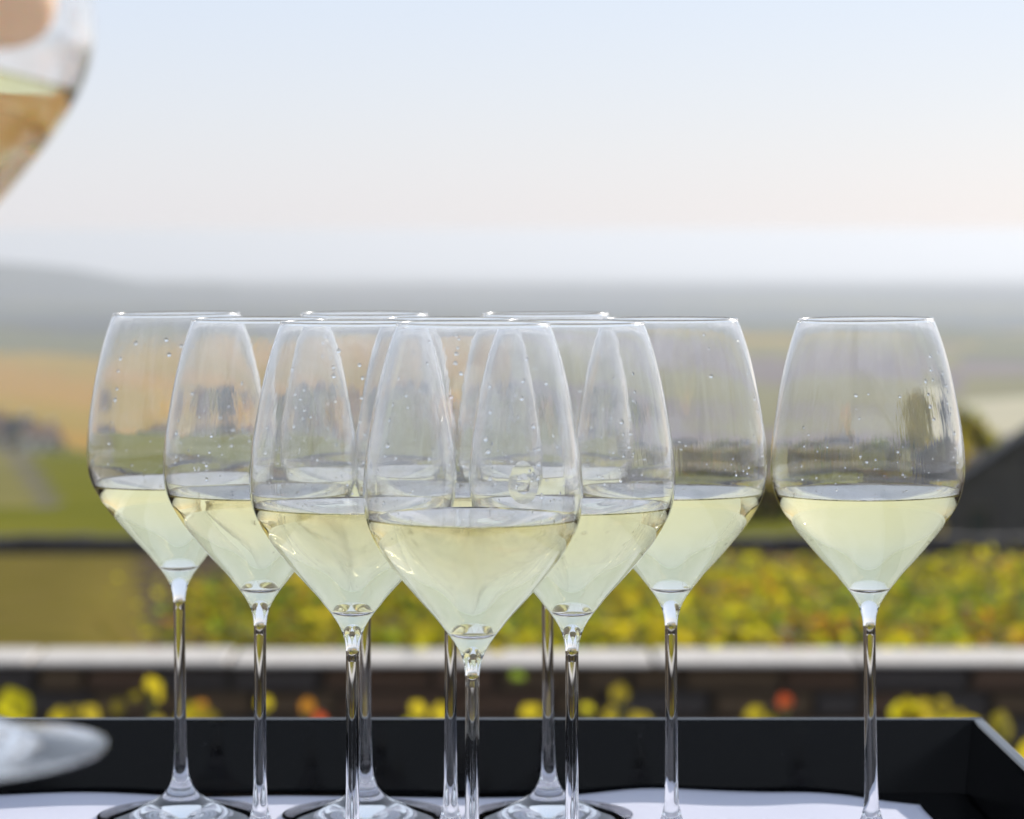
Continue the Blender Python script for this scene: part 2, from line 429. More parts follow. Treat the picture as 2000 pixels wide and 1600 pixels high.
# ------------------------------------------------------------------ garden wall with pale coping
wl = empty('garden_wall', (0, 9.17, -1.0))
tag(wl, 'low rubble stone garden wall with pale coping slabs behind the tray', 'wall')
core_h = (EYE - 1.293 - .030) + 1.0
c_ = MB(); c_.box(-3.6, 3.6, -.10, .15, 0, core_h - .004); c_.build('core', M_mortar, wl)
rw = random.Random(5); blk = []
for k in range(6):
    b = MB(); b.box(-.5, .5, -.5, .5, -.5, .5)
    b.v = [tuple(c * (1 + rw.uniform(-.10, .05)) for c in p) for p in b.v]; blk.append([b.mesh('stone', M_stones[k % 3])])
z = .005; nstone = 0
while z < core_h - .03:
    hh = min(rw.uniform(.07, .12), core_h - z); x = -2.3 + rw.uniform(-.1, .1)
    while x < 2.3:
        ww = rw.uniform(.14, .34)
        if nstone < 292:
            o = link('stone', rw.choice(blk)[0], wl, (x + ww/2, -.115 + rw.uniform(-.01, .01), z + hh/2), (0, 0, rw.uniform(-.03, .03)))
            o.scale = (ww - .018, .07, hh - .016); nstone += 1
        x += ww
    z += hh
x = -3.3
for k in range(12):
    ww = rw.uniform(.52, .68)
    b = MB(); b.box(0, ww - .012, -.17, .125, 0, .015 + rw.uniform(-.003, .003))
    o = b.build('coping_stone', M_stone_pale, wl, loc=(x, rw.uniform(-.008, .008), core_h)); o.rotation_euler = (0, rw.uniform(-.004, .004), rw.uniform(-.006, .006)); bevel(o, .008)
    x += ww

# young vines in front of that wall, whose top leaves show above the tray
leaf_me = {}
vs_, fs = leaf_pts(1.0)
for nme, m in (('lime', L_lime), ('yellow', L_yellow), ('orange', L_orange), ('red', L_red), ('olive', L_olive)):
    mb = MB(); mb.add(vs_, fs); leaf_me[nme] = mb.mesh('leaf', m)
def young_vine(seed, px, py, Y, cols, label, spread=.16, n=24, s=.085):
    r = random.Random(seed); top = at(px, py, Y); gzv = -1.0; cols = tuple(cols) + ('olive', 'olive')
    root = empty('young_vine', (top.x, Y, gzv)); tag(root, label, 'vine', 'young vines in front of the garden wall')
    H_ = top.z - gzv
    st = MB(); st.tube([(0, 0, -.02), (.02, .01, H_*.35), (-.015, 0, H_*.7), (0, 0, H_ - .02)], [.016, .013, .010, .006], 6)
    tips = [(Vector((0, 0, H_)))]
    for k in range(4):
        a = r.uniform(0, 2*pi); q = Vector((cos(a)*spread*r.uniform(.5, 1), sin(a)*spread*.6, H_ * r.uniform(.72, .96)))
        st.tube([(0, 0, H_*.55), (q.x*.5, q.y*.5, H_*.7), q], [.006, .005, .003], 5); tips.append(q)
    st.build('stem', M_stem, root)
    for k in range(n):
        if k < 5: p = Vector(tips[k]) - Vector((0, 0, s*.5)); c = cols[k % 3]
        else:
            b = r.choice(tips); p = Vector((b.x*r.random(), b.y*r.random(), H_*r.uniform(.45, .97))); c = r.choice(cols)
            p += Vector((r.uniform(-.06, .06), r.uniform(-.05, .05), 0))
        ls = s * r.uniform(.65, 1.2)
        o = link('leaf', leaf_me[c], root, p, (R(90) + r.uniform(-.7, .7), r.uniform(-.7, .7), r.uniform(-.8, .8))); o.scale = (ls, ls, ls)
YV = [(30, 1365, 6.9, ('lime', 'lime', 'yellow'), 'lime green young vine at the far left above the tray edge'),
      (150, 1378, 7.2, ('olive', 'yellow'), 'small olive young vine between the lime one and the first glass stem'),
      (300, 1330, 7.6, ('yellow', 'olive', 'yellow'), 'tall thin yellow-olive young vine left of the first glass stem'),
      (385, 1368, 6.8, ('orange', 'yellow', 'yellow'), 'young vine with a large orange-yellow leaf beside the first glass stem'),
      (515, 1362, 7.0, ('yellow', 'lime', 'olive'), 'yellow young vine behind the second glass stem'),
      (600, 1368, 7.3, ('orange', 'orange', 'red'), 'orange-red young vine right of the second glass stem'),
      (815, 1375, 7.0, ('yellow', 'lime'), 'yellow young vine left of the middle glass stems'),
      (860, 1385, 7.2, ('yellow', 'yellow'), 'small yellow young vine touching the middle glass stems'),
      (1040, 1380, 6.9, ('yellow', 'olive'), 'yellow-olive young vine just right of the front glass stem'),
      (1145, 1372, 7.1, ('lime', 'lime', 'yellow'), 'lime young vine right of the second front glass stem'),
      (1210, 1345, 8.0, ('olive', 'olive', 'yellow'), 'dull olive young vine climbing the wall in the middle right'),
      (1480, 1382, 7.0, ('yellow', 'red'), 'yellow young vine with reddish leaves in the right half'),
      (1535, 1360, 7.8, ('red', 'olive'), 'small dark red young vine against the wall on the right'),
      (1775, 1372, 6.4, ('yellow', 'yellow', 'lime'), 'bright yellow pointed young vine right of the last glass stem'),
      (1835, 1365, 7.6, ('olive', 'yellow'), 'small ochre young vine just behind the tray corner'),
      (1960, 1388, 5.2, ('yellow', 'lime', 'lime'), 'yellow-green young vine outside the right edge of the tray')]
for i, (px, py, Y, cols, lb) in enumerate(YV):
    young_vine(100 + i, px, py, Y, cols, lb, s=.036 if i not in (0, 3, 13, 15) else .062, spread=.10 if i != 15 else .16)

# ------------------------------------------------------------------ hedge, trees, houses
def tree(name, px, ytop, Y, label, cat, wts, cw=None, group=None, seed=1, n=1400, leaf=None, trunk_h=.35, base=None):
    r = random.Random(seed); x = (px - 1000) / F * Y; zb = gz(x, Y) if base is None else base
    zt = EYE - (ytop - HOR) / F * Y; Hh = zt - zb; cw = cw or Hh * .6; leaf = leaf or Hh * .05
    root = empty(name, (x, Y, zb)); tag(root, label, cat, group)
    t = MB(); t.tube([(0, 0, -.1*Hh), (Hh*.01, 0, Hh*.3), (-Hh*.01, 0, Hh*.65), (0, 0, Hh*.9)], [Hh*.035, Hh*.028, Hh*.018, Hh*.005], 8)
    lobes = []
    for k in range(13):
        a = r.uniform(0, 2*pi); hh = r.uniform(trunk_h, .93); rad = cw/2 * (1 - ((hh - .55)/.55)**2 * .7) * r.uniform(.25, .85)
        q = Vector((cos(a)*rad, sin(a)*rad, hh*Hh)); lobes.append((q, cw * r.uniform(.10, .19), pick(r, wts)))
        t.tube([(0, 0, max(.2, hh - .25)*Hh), q*.55 + Vector((0, 0, .35*q.z)), q], [Hh*.014, Hh*.009, Hh*.003], 5)
    t.build('trunk', M_bark, root)
    f = MB()
    for k in range(n):
        q, s, m = r.choice(lobes); d = Vector((r.gauss(0, 1), r.gauss(0, 1), r.gauss(0, .85))); d = d.normalized() * s * r.random()**.4
        quad_leaf(f, q + d, leaf * r.uniform(.6, 1.4), rand_rot(r, 1.5), m if r.random() < .7 else pick(r, wts))
    f.build('crown', LEAVES, root); return root

def hedge(name, pts, hgt, depth, label, wts, seed, n=3500, leaf=.12):
    r = random.Random(seed); x0, x1, Y = pts
    root = empty(name, ((x0 + x1)/2, Y, gz((x0+x1)/2, Y))); tag(root, label, 'hedge')
    t = MB(); xx = x0
    while xx < x1:
        t.tube([(xx - (x0+x1)/2, 0, -.3), (xx - (x0+x1)/2 + .05, 0, hgt*.6)], [.04, .02], 6); xx += .7
    t.build('stems', M_bark, root); f = MB()
    for k in range(n):
        u = r.uniform(x0, x1); hloc = hgt * (.85 + .2 * sin(u*1.7 + seed) * sin(u*.6)) 
        p = Vector((u - (x0+x1)/2, r.uniform(-depth/2, depth/2), hloc * r.random()**.7)); p.z += gz(u, Y) - gz((x0+x1)/2, Y)
        quad_leaf(f, p, leaf*r.uniform(.6, 1.4), rand_rot(r, 1.5), pick(r, wts))
    f.build('foliage', LEAVES, root); return root

def pxx(px, Y): return (px - 1000) / F * Y
# low dry-stone wall at the foot of the bank (spans the picture), shade painted into its stones
M_shadewall = rough_mat('shade_dark_stone', (.03, .027, .027), (.07, .06, .055), 4, bump=.5)
Yw = 30.4
lw = empty('field_wall', (0, Yw, EYE - 3.30)); tag(lw, 'long dark low wall across the foot of the near slope', 'wall')
dkb = []
for k in range(2):
    b = MB(); b.v = list(blk[k][0].vertices); b.v = [tuple(v.co) for v in b.v]; b.f = [tuple(p.vertices) for p in blk[k][0].polygons]; b.m = [0]*len(b.f); dkb.append(b.mesh('stone', M_shadewall))
for k in range(40):
    o = link('stone', dkb[k % 2], lw, (-7.6 + k*.39, 0, .07), (0, 0, 0)); o.scale = (.375, .3, .20 + .02*sin(k*1.9))
hedge('hedge', (pxx(1330, 48), pxx(1835, 48), 48.), .95, 1.0, 'dark brown-green hedge behind the field wall right of centre', (.3, .2, .3, .2, 2, 2, 4), 4)

def window(parent, x, z, w_, h_, y, mf, mg, shutters=None):
    fr = MB(); fr.box(x - w_/2 - .06, x + w_/2 + .06, y - .05, y - .003, z - .06, z + h_ + .06); f = fr.build('window', mf, parent)
    gl = MB(); gl.box(x - w_/2, x - .02, y - .065, y - .052, z, z + h_); gl.box(x + .02, x + w_/2, y - .065, y - .052, z, z + h_)
    gl.build('pane', mg, f); return f
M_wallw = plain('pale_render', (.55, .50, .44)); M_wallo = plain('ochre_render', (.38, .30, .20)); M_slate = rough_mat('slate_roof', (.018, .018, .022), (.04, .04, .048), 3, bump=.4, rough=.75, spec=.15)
M_tile = rough_mat('tile_roof', (.16, .08, .05), (.26, .13, .08), 3, bump=.4); M_pane = plain('window_pane', (.02, .025, .03), .08, .6); M_frame = plain('window_frame', (.45, .45, .45))

def house(name, px, ybase, Y, W, D, Hw, Hr, wall, roof, label, rz=0., group=None, base=None, gable=False):
    x = pxx(px, Y); zb = EYE - (ybase - HOR)/F*Y if base is None else base
    if Y > 200: zb = gz(x, Y) + .1
    root = empty(name, (x, Y, zb), rz); tag(root, label, 'house', group)
    b = MB(); b.box(-W/2, W/2, -D/2, D/2, -4 if Y > 200 else -2, Hw)
    b.add([(-W/2, -D/2, Hw), (-W/2, D/2, Hw), (-W/2, 0, Hw + Hr*.97)], [(0, 2, 1)]); b.add([(W/2, -D/2, Hw), (W/2, D/2, Hw), (W/2, 0, Hw + Hr*.97)], [(0, 1, 2)])
    b.build('wall', wall, root)
    e = .35 if not gable else .15; th = .14 if not gable else .07; s = Hr/(D/2)
    r_ = MB()
    for sg in (-1, 1):
        y0 = sg*(D/2 + e); z0 = Hw - s*e
        P = [(-W/2 - e, y0, z0), (W/2 + e, y0, z0), (W/2 + e, 0, Hw + Hr), (-W/2 - e, 0, Hw + Hr)]
        Q = [(a, b_, c + th) for a, b_, c in P]
        f = [(0,1,2,3), (7,6,5,4), (0,4,5,1), (1,5,6,2), (2,6,7,3), (3,7,4,0)]
        r_.add(P + Q, f)
    ro = r_.build('roof', roof, root)
    c = MB(); c.box(W*.28, W*.28 + .7, -.35, .35, Hw + Hr*.5, Hw + Hr + .9); c.build('chimney', wall, ro)
    if gable:          # openings in the gable wall that faces the tray
        for yy in (-D*.30, D*.02, D*.34):
            fr = MB(); fr.box(-W/2 - .05, -W/2 - .004, yy - .25, yy + .25, .15, .95); f_ = fr.build('window', M_bark, root)
            gl = MB(); gl.box(-W/2 - .062, -W/2 - .052, yy - .20, yy + .20, .20, .90); gl.build('pane', M_pane, f_)
    nw = max(2, int(W/2.6)) if not gable else 0
    for k in range(nw):
        xx = -W/2 + (k + .5)*W/nw
        if k == nw//2:
            d_ = MB(); d_.box(xx - .5, xx + .5, -D/2 - .06, -D/2 - .004, 0, 2.1); d_.build('door', M_bark, root)
        else: window(root, xx, .9, .9, 1.2, -D/2, M_frame, M_pane)
        if Hw > 4: window(root, xx, 3.4, .9, 1.2, -D/2, M_frame, M_pane)
    return root
# nearby dark farmhouse on the right
fh = house('farmhouse', 2085, 1056, 60., 6.0, 4.6, 1.15, 1.6, M_shadewall, M_slate, 'dark slate-roofed building in shade at the right edge of the picture', rz=R(77), gable=True)
# village on the left, in the valley
G = 'houses of the small village in the valley'
house('village_house', -60, 912, 440, 9, 7, 3.2, 2.4, M_wallo, M_tile, 'ochre house at the left end of the village', R(12), G)
house('village_house', 22, 906, 450, 6.5, 7, 2.8, 2.6, M_wallw, M_slate, 'village house with dark blue slate roof at the left edge of the photo', R(-10), G)
house('village_house', 78, 914, 430, 4.5, 5, 2.9, 1.3, M_wallw, M_tile, 'small pale walled village house between dark trees', R(20), G)
house('village_house', 330, 908, 460, 9, 6, 3.0, 2.2, M_wallw, M_tile, 'pale village house seen through the leftmost glass', R(-25), G)
house('village_house', 470, 906, 470, 8, 6, 3.0, 2.5, M_wallo, M_slate, 'slate-roofed village house seen through the second glass', R(15), G)
house('village_house', 640, 903, 465, 9, 6, 3.0, 2.4, M_wallw, M_tile, 'tile-roofed village house seen through the third glass', R(5), G)
house('village_house', 790, 905, 480, 8, 6, 3.2, 2.4, M_wallo, M_slate, 'village house seen through the front middle glass', R(-15), G)
house('village_house', 1010, 902, 470, 10, 6, 3.2, 2.4, M_wallw, M_slate, 'long pale village house behind the glasses right of centre', R(10), G)
house('village_house', 1345, 915, 470, 7, 5, 2.0, 1.6, M_wallo, M_slate, 'slate-roofed house seen through the second glass from the right', R(-10), G)
house('village_house', 1610, 925, 440, 7, 5, 2.0, 1.7, M_wallo, M_slate, 'slate-roofed house seen through the rightmost glass', R(12), G)
dk = (.2, .1, .2, .2, 4, 1.2, 2)
for i, (px, yt, Y, cw, lb) in enumerate([
        (55, 848, 436, 5, 'dark tree between the two left village houses'), (100, 846, 455, 6, 'dark rusty round tree behind the small pale house'),
        (128, 884, 425, 6, 'low dark tree at the right end of the left houses'), (152, 892, 420, 5, 'lowest dark bush right of the left village houses'),
        (-20, 860, 460, 6, 'tree behind the ochre village house'), (255, 872, 440, 7, 'dark tree left of the pale house in the leftmost glass'),
        (400, 868, 450, 7, 'dark tree between the houses in the first two glasses'), (560, 862, 470, 7, 'dark tree between the houses of the second and third glasses'),
        (700, 868, 455, 6, 'dark tree right of the tile-roofed house'), (900, 864, 470, 8, 'tall dark tree behind the front glass'),
        (1120, 860, 450, 7, 'dark tree right of the long pale house'), (1250, 868, 380, 7, 'dark tree left of the slate house on the right'),
        (1450, 872, 300, 6, 'dark tree between the last two glasses'), (1540, 880, 280, 5, 'dark tree left of the house in the rightmost glass')]):
    tree('village_tree', px, yt, Y, lb, 'tree', dk if i != 1 else (.2, .2, 1.2, 1.2, .8, 1, 3), cw=cw, group='trees of the village', seed=20 + i, n=420, leaf=.75, trunk_h=.2)
mid = (2, 1.2, .3, .1, 3, 3, .6)
for i, (px, yt, Y, cw, lb) in enumerate([(1785, 822, 64, 2.5, 'left of the two bushy green trees beside the dark building'), (1885, 806, 66, 2.3, 'taller bushy green tree beside the dark roof'),
                                         (1948, 842, 67, 1.3, 'small green tree touching the slope of the dark roof'), (1715, 872, 70, 1.3, 'low olive tree seen through the rightmost glass')]):
    tree('garden_tree', px, yt, Y, lb, 'tree', mid, cw=cw, group='green trees beside the dark building', seed=50 + i, n=3800, leaf=.12, trunk_h=.15)

# ------------------------------------------------------------------ table, tray, napkin
ZF = EYE - .271            # level on which the glasses stand (top of the napkin)
tb = empty('table', (0, 1.08, 0)); tag(tb, 'white painted table under the black tray', 'table')
M_white = plain('white_paint', (.78, .78, .76), .45, .4, scale=8., var=.05)
ztt = ZF - .012
b = MB(); b.box(-.36, .262, -.55, .43, ztt - .03, ztt); o = b.build('tabletop', M_white, tb); bevel(o, .004)
for sx in (-.32, .22):
    for sy in (-.5, .38):
        b = MB(); b.box(sx - .025, sx + .025, sy - .025, sy + .025, .0, ztt - .031); b.build('leg', M_white, tb)

tr = empty('tray', (0, 1.2, ztt)); tag(tr, 'black lacquered serving tray holding the row of wine glasses', 'tray')
# inner floor corners (x, Y) seen from above
XL, XR0, XR1, YB, YN = -.275, .2195, .2285, 1.448, .86
def trayx(Y): return XR1 + (XR0 - XR1) * (Y - YN) / (YB - YN)
zb_ = .001; zfl = .0085; ztop = .0435
flo = MB(); flo.add([(XL, YN - 1.2, zb_), (XR1, YN - 1.2, zb_), (XR0, YB - 1.2, zb_), (XL, YB - 1.2, zb_), (XL, YN - 1.2, zfl), (XR1, YN - 1.2, zfl), (XR0, YB - 1.2, zfl), (XL, YB - 1.2, zfl)],
    [(0,3,2,1),(4,5,6,7),(0,1,5,4),(1,2,6,5),(2,3,7,6),(3,0,4,7)])
flo.build('tray_floor', M_lacquer, tr)
fl = .006; th = .0055     # outward flare and wall thickness
def tray_wall(p, q, nrm):
    p = Vector((*p, 0)); q = Vector((*q, 0)); n_ = Vector((*nrm, 0)).normalized(); d_ = (q - p).normalized()
    e = .0058
    def c(a, off, z_): v = a + n_*off; return (v.x, v.y - 1.2, z_)
    p0, q0 = p - d_*e*1.0, q + d_*e*1.0
    pf, qf = p0 - d_*fl, q0 + d_*fl
    V = [c(p0, .0004, zb_), c(q0, .0004, zb_), c(q0, th, zb_), c(p0, th, zb_), c(pf, fl, ztop), c(qf, fl, ztop), c(qf, fl + th, ztop), c(pf, fl + th, ztop)]
    m = MB(); m.add(V, [(0,3,2,1),(4,5,6,7),(0,1,5,4),(1,2,6,5),(2,3,7,6),(3,0,4,7)])
    o = m.build('tray_wall', M_lacquer, tr); bevel(o, .0009, 2); return o
tray_wall((XL, YB), (XR0, YB), (0, 1))
tray_wall((XR0 + .0004, YB - .006), (XR1 + .0004, YN + .006), (1, .01))
tray_wall((XR1, YN), (XL, YN), (0, -1))
tray_wall((XL - .0004, YN + .006), (XL - .0004, YB - .006), (-1, 0))
# a few splashed drops on the far wall
sp = MB(); rs = random.Random(9)
def blob(mb, c, r_, n_, nn=8, flat=.5):
    n_ = Vector(n_).normalized(); a = n_.orthogonal().normalized(); b2 = n_.cross(a); vs2 = [Vector(c) + n_*r_*flat]; fs2 = []
    rings = [(.5, .86), (.87, .5), (1.0, 0.), (.8, -.5)]
    for (rr, hz) in rings:
        for k in range(nn):
            an = 2*pi*k/nn; vs2.append(Vector(c) + (a*cos(an) + b2*sin(an))*r_*rr + n_*r_*flat*hz)
    for k in range(nn): fs2.append((0, 1 + k, 1 + (k+1) % nn))
    for j in range(3):
        for k in range(nn):
            p, q = 1 + j*nn + k, 1 + j*nn + (k+1) % nn; fs2.append((p, p + nn, q + nn, q))
    vs2.append(Vector(c) - n_*r_*flat*.6); L = len(vs2) - 1
    for k in range(nn): fs2.append((L, 1 + 3*nn + (k+1) % nn, 1 + 3*nn + k))
    mb.add(vs2, fs2)
for (px, py) in [(1527, 1475), (575, 1492), (392, 1502), (400, 1455), (408, 1440), (1046, 1501), (1250, 1440), (862, 1470), (1700, 1455), (1290, 1530)]:
    q = at(px, py, YB + .003); fr_ = (q.z - ztt) / ztop
    blob(sp, (q.x, YB - 1.2 + .0004 + fl*fr_ , q.z - ztt), .0011*rs.uniform(.6, 1.1), (0, -1, .15))
o = sp.build('water_drops', M_drop, tr, smooth=True); o['kind'] = 'stuff'

def napkin():
    m = MB(); nx_, ny_ = 130, 60
    r = random.Random(2)
    def back(u):  # back edge of the cloth in depth, along x
        return 1.424 + .004*sin(u*21) + .006*smooth01((u - .02)/.05)*(1 - smooth01((u - .10)/.05))
    for j in range(ny_ + 1):
        for i in range(nx_ + 1):
            s, t = i/nx_, j/ny_
            xr = .1935 + .006*(1 - t); xl = -.246 - .004*t
            x = xl + (xr - xl)*s; Y = .93 + (back(x) - .93)*t
            z_ = .0005 + .0006*sin(x*37 + Y*11) + .0005*sin(Y*60 + x*13)
            e = smooth01((t - .86)/.14)
            z_ += e*(.0024*math.exp(-((x - .075)/.035)**2) + .0005*sin(x*55)) 
            z_ += .0012*e*math.exp(-((x - .145)/.02)**2)
            # rounded right corner
            if t > .93 and s > .93: Y -= .012*((t - .93)/.07)*((s - .93)/.07)
            z_ += .0012 * abs(sin((x+.03)*18))**8
            m.v.append((x, Y - 1.2, z_))
    n0 = len(m.v)
    for j in range(ny_):
        for i in range(nx_):
            a = j*(nx_+1) + i; m.f.append((a, a+1, a+nx_+2, a+nx_+1)); m.m.append(0)
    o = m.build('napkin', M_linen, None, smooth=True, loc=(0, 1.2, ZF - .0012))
    so = o.modifiers.new('thickness', 'SOLIDIFY'); so.thickness = .0018; so.offset = -1
    return tag(o, 'folded white linen napkin lying in the black tray under the glasses', 'napkin')
napkin()

# ------------------------------------------------------------------ wine glasses
cm = .01
OUTER = [(.27, 9.6), (.275, 10.1), (.37, 10.6), (.56, 11.05), (.86, 11.5), (1.14, 11.85), (1.46, 12.25), (2.02, 12.85), (2.50, 13.4), (3.12, 14.15), (3.48, 14.65),
         (3.80, 15.2), (4.03, 15.75), (4.15, 16.3), (4.19, 16.9), (4.14, 17.8), (4.00, 18.9), (3.75, 20.3), (3.43, 21.7), (3.12, 22.7), (2.93, 23.2)]
INNER = [(0, 11.62), (.35, 11.66), (.68, 11.80), (.95, 12.05), (1.32, 12.42), (1.88, 12.98), (2.37, 13.5), (3.0, 14.22), (3.37, 14.72),
         (3.70, 15.25), (3.93, 15.78), (4.06, 16.3), (4.10, 16.9), (4.06, 17.8), (3.92, 18.9), (3.68, 20.3), (3.365, 21.7), (3.06, 22.7), (2.875, 23.18)]
STEM = [(.27, 9.6), (.262, 8.6), (.258, 7), (.262, 5), (.28, 3.4), (.30, 2.8)]
FOOT = [(.30, 2.8), (.34, 2.2), (.45, 1.7), (.66, 1.3), (1.0, .98), (1.6, .68), (2.4, .42), (3.2, .25), (3.80, .18), (3.88, .13), (3.85, .05), (3.6, .0), (2.4, .06), (1.2, .12), (0, .14)]
SEG = 96
def lathe(P, mats, smooth=True, close_start=False, close_end=False, name='lathe', mi=None):
    m = MB(); prev = None
    rings = []
    for (r_, z_) in P:
        if r_ < 1e-6: rings.append([len(m.v)]); m.v.append((0, 0, z_*cm))
        else:
            rings.append(list(range(len(m.v), len(m.v) + SEG)))
            m.v += [(r_*cm*cos(2*pi*k/SEG), r_*cm*sin(2*pi*k/SEG), z_*cm) for k in range(SEG)]
    for j in range(len(rings) - 1):
        a, b = rings[j], rings[j+1]
        for k in range(SEG):
            k2 = (k+1) % SEG
            if len(a) == 1: m.f.append((a[0], b[k2], b[k]))
            elif len(b) == 1: m.f.append((a[k], a[k2], b[0]))
            else: m.f.append((a[k], a[k2], b[k2], b[k]))
            m.m.append(mi[j] if mi else 0)
    return m.mesh(name, mats, smooth)

def make_glass_meshes(level, seed, slope=0.0):
    men = .055
    inner = [tuple(p) for p in catmull(INNER, 5)]
    outer = [tuple(p) for p in catmull(OUTER, 5)]
    # split inner profile at the wine line
    lv = level + men; up, dn = [], []
    for (a, b) in zip(inner, inner[1:]):
        if a[1] < lv <= b[1]:
            t = (lv - a[1])/(b[1] - a[1]); cut = (a[0] + (b[0]-a[0])*t, lv); dn.append(a); dn.append(cut); up.append(cut)
        elif a[1] < lv: dn.append(a)
        else: up.append(a)
    up.append(inner[-1])
    rim = [(2.945, 23.235), (2.94, 23.275), (2.905, 23.295), (2.87, 23.28), (2.86, 23.24)]
    prof = outer + rim + up[::-1]
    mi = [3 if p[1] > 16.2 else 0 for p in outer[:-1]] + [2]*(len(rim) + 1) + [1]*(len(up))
    bowl = lathe(prof, [M_glass, M_film, M_rim, M_glowfilm], name='bowl', mi=mi)
    R_ = dn[-1][0]
    wp = [tuple(p) for p in dn]
    top = [(R_ - .03, level + .022), (R_ - .08, level + .006), (R_ - .2, level), (R_*.5, level), (0, level)]
    wprof = wp + top
    wine = lathe(wprof, M_wine, name='wine')
    at_ = wine.attributes.new('ior', 'FLOAT', 'FACE')
    nside = (len(wp) - 1)*SEG
    vals = [1.34/1.5]*nside + [1.34]*(len(wine.polygons) - nside)
    at_.data.foreach_set('value', vals)
    # clean split of normals at the wine edge
    wine.polygons.foreach_set('use_smooth', [True]*len(wine.polygons))
    def rin_(z_):
        for (a, b) in zip(inner, inner[1:]):
            if a[1] <= z_ <= b[1] and b[1] > a[1]: return a[0] + (b[0]-a[0])*(z_ - a[1])/(b[1]-a[1])
        return 0
    if slope:      # wine still swinging in the lifted glass: the surface is tilted
        n_out = (len(outer) + len(rim))*SEG
        for me_, first in ((bowl, n_out), (wine, 0)):
            for v in list(me_.vertices)[first:]:
                z0 = v.co.z/cm; r0 = math.hypot(v.co.x, v.co.y)/cm
                w_ = smooth01(1 - abs(z0 - lv)/3.2); z1 = z0 + slope*v.co.x/cm*w_
                if rin_(z0) > 1e-3 and rin_(z1) > 1e-3 and w_ > 0:
                    q_ = rin_(z1)/rin_(z0); v.co.x *= q_; v.co.y *= q_
                v.co.z = z1*cm
            me_.update()
    # droplets inside
    r = random.Random(seed); dm = MB()
    def rin(z_):
        for (a, b) in zip(inner, inner[1:]):
            if a[1] <= z_ <= b[1] and b[1] > a[1]: 
                t = (z_ - a[1])/(b[1]-a[1]); return a[0] + (b[0]-a[0])*t, (b[0]-a[0])/(b[1]-a[1])
        return 3, 0
    def drop_at(an, z_, s):
        rr, sl = rin(z_); n_ = Vector((-cos(an), -sin(an), sl))
        blob(dm, (rr*cm*cos(an), rr*cm*sin(an), z_*cm), s*cm, n_, 8, .55)
    for k in range(110):   # fine spray close above the wine
        drop_at(r.uniform(0, 2*pi), level + .25 + abs(r.gauss(0, 1.3)), (.014 + .06*r.random()**2.2))
    for k in range(7):    # trails of bigger drops running down
        a = r.uniform(0, 2*pi); z_ = r.uniform(18, 22.6)
        for q in range(r.randint(1, 5)):
            if z_ < level + .5: break
            drop_at(a + r.uniform(-.03, .03), z_, r.uniform(.06, .11)); z_ -= r.uniform(.35, 1.1)
    drops = dm.mesh('condensation', M_drop, True)
    return bowl, wine, drops
stem_me = lathe([tuple(p) for p in catmull(STEM[::-1], 4)], M_glass, name='stem')
foot_me = lathe([tuple(p) for p in catmull(FOOT, 4)][::-1], M_glass, name='foot')
sets = {}
def wine_glass(loc, lean=(0, 0), rz=0, level=15.8, seed=0, label='', group=None, slope=0.0):
    key = (level, seed)
    if key not in sets: sets[key] = make_glass_meshes(level, seed, slope)
    bo, wi, dr = sets[key]
    root = empty('wine_glass', loc); root.rotation_euler = (lean[0], lean[1], rz); tag(root, label, 'wine glass', group)
    link('bowl', bo, root); link('stem', stem_me, root); link('foot', foot_me, root); link('wine', wi, root)
    d = link('condensation', dr, root); d['kind'] = 'stuff'
    return root
GG = 'glasses of white wine standing in the tray'
GL = [  # axis px at foot level, depth, lean px (top shift), level, label
    (354, 1.370, -9, 15.45, 'leftmost standing wine glass, in the back row of the tray'),
    (714, 1.370, -4, 15.6, 'middle wine glass of the back row, its foot beside the third stem'),
    (1072, 1.370, 11, 15.6, 'right wine glass of the back row, its foot showing beside the front stems'),
    (508, 1.286, 0, 15.75, 'second standing wine glass from the left, in the second row'),
    (880, 1.286, -2, 15.7, 'wine glass of the second row directly behind the front glass'),
    (1312, 1.286, -4, 15.75, 'second wine glass from the right, with drops running down its bowl'),
    (1703, 1.286, -13, 15.75, 'rightmost wine glass, standing alone beside the tray corner'),
    (688, 1.203, 5, 15.85, 'wine glass just left of the frontmost glass'),
    (1117, 1.203, 0, 15.85, 'wine glass just right of the frontmost glass'),
    (921, 1.130, -4, 15.95, 'frontmost wine glass in the middle, largest in the picture')]
for i, (px, Y, ln, lv, lb) in enumerate(GL):
    x = pxx(px, Y); s = F/Y/100*23.2
    wg_ = wine_glass((x, Y, ZF), (0, ln/s, 0)[:2], rz=i*1.1, level=lv, seed=i, label=lb, group=GG)
    if Y < 1.25: wg_.scale = (1, 1, 1.013 if Y < 1.15 else 1.005)

# glass being lifted at the left, nearer to the camera
Yh = .68
fz = EYE - (1480 - HOR)/F*Yh
held = wine_glass((pxx(-124, Yh), Yh, fz), (0, R(-2.0)), rz=0, level=16.1, seed=77, slope=-.24, label='blurred wine glass held up by a hand at the left edge, close to the camera')

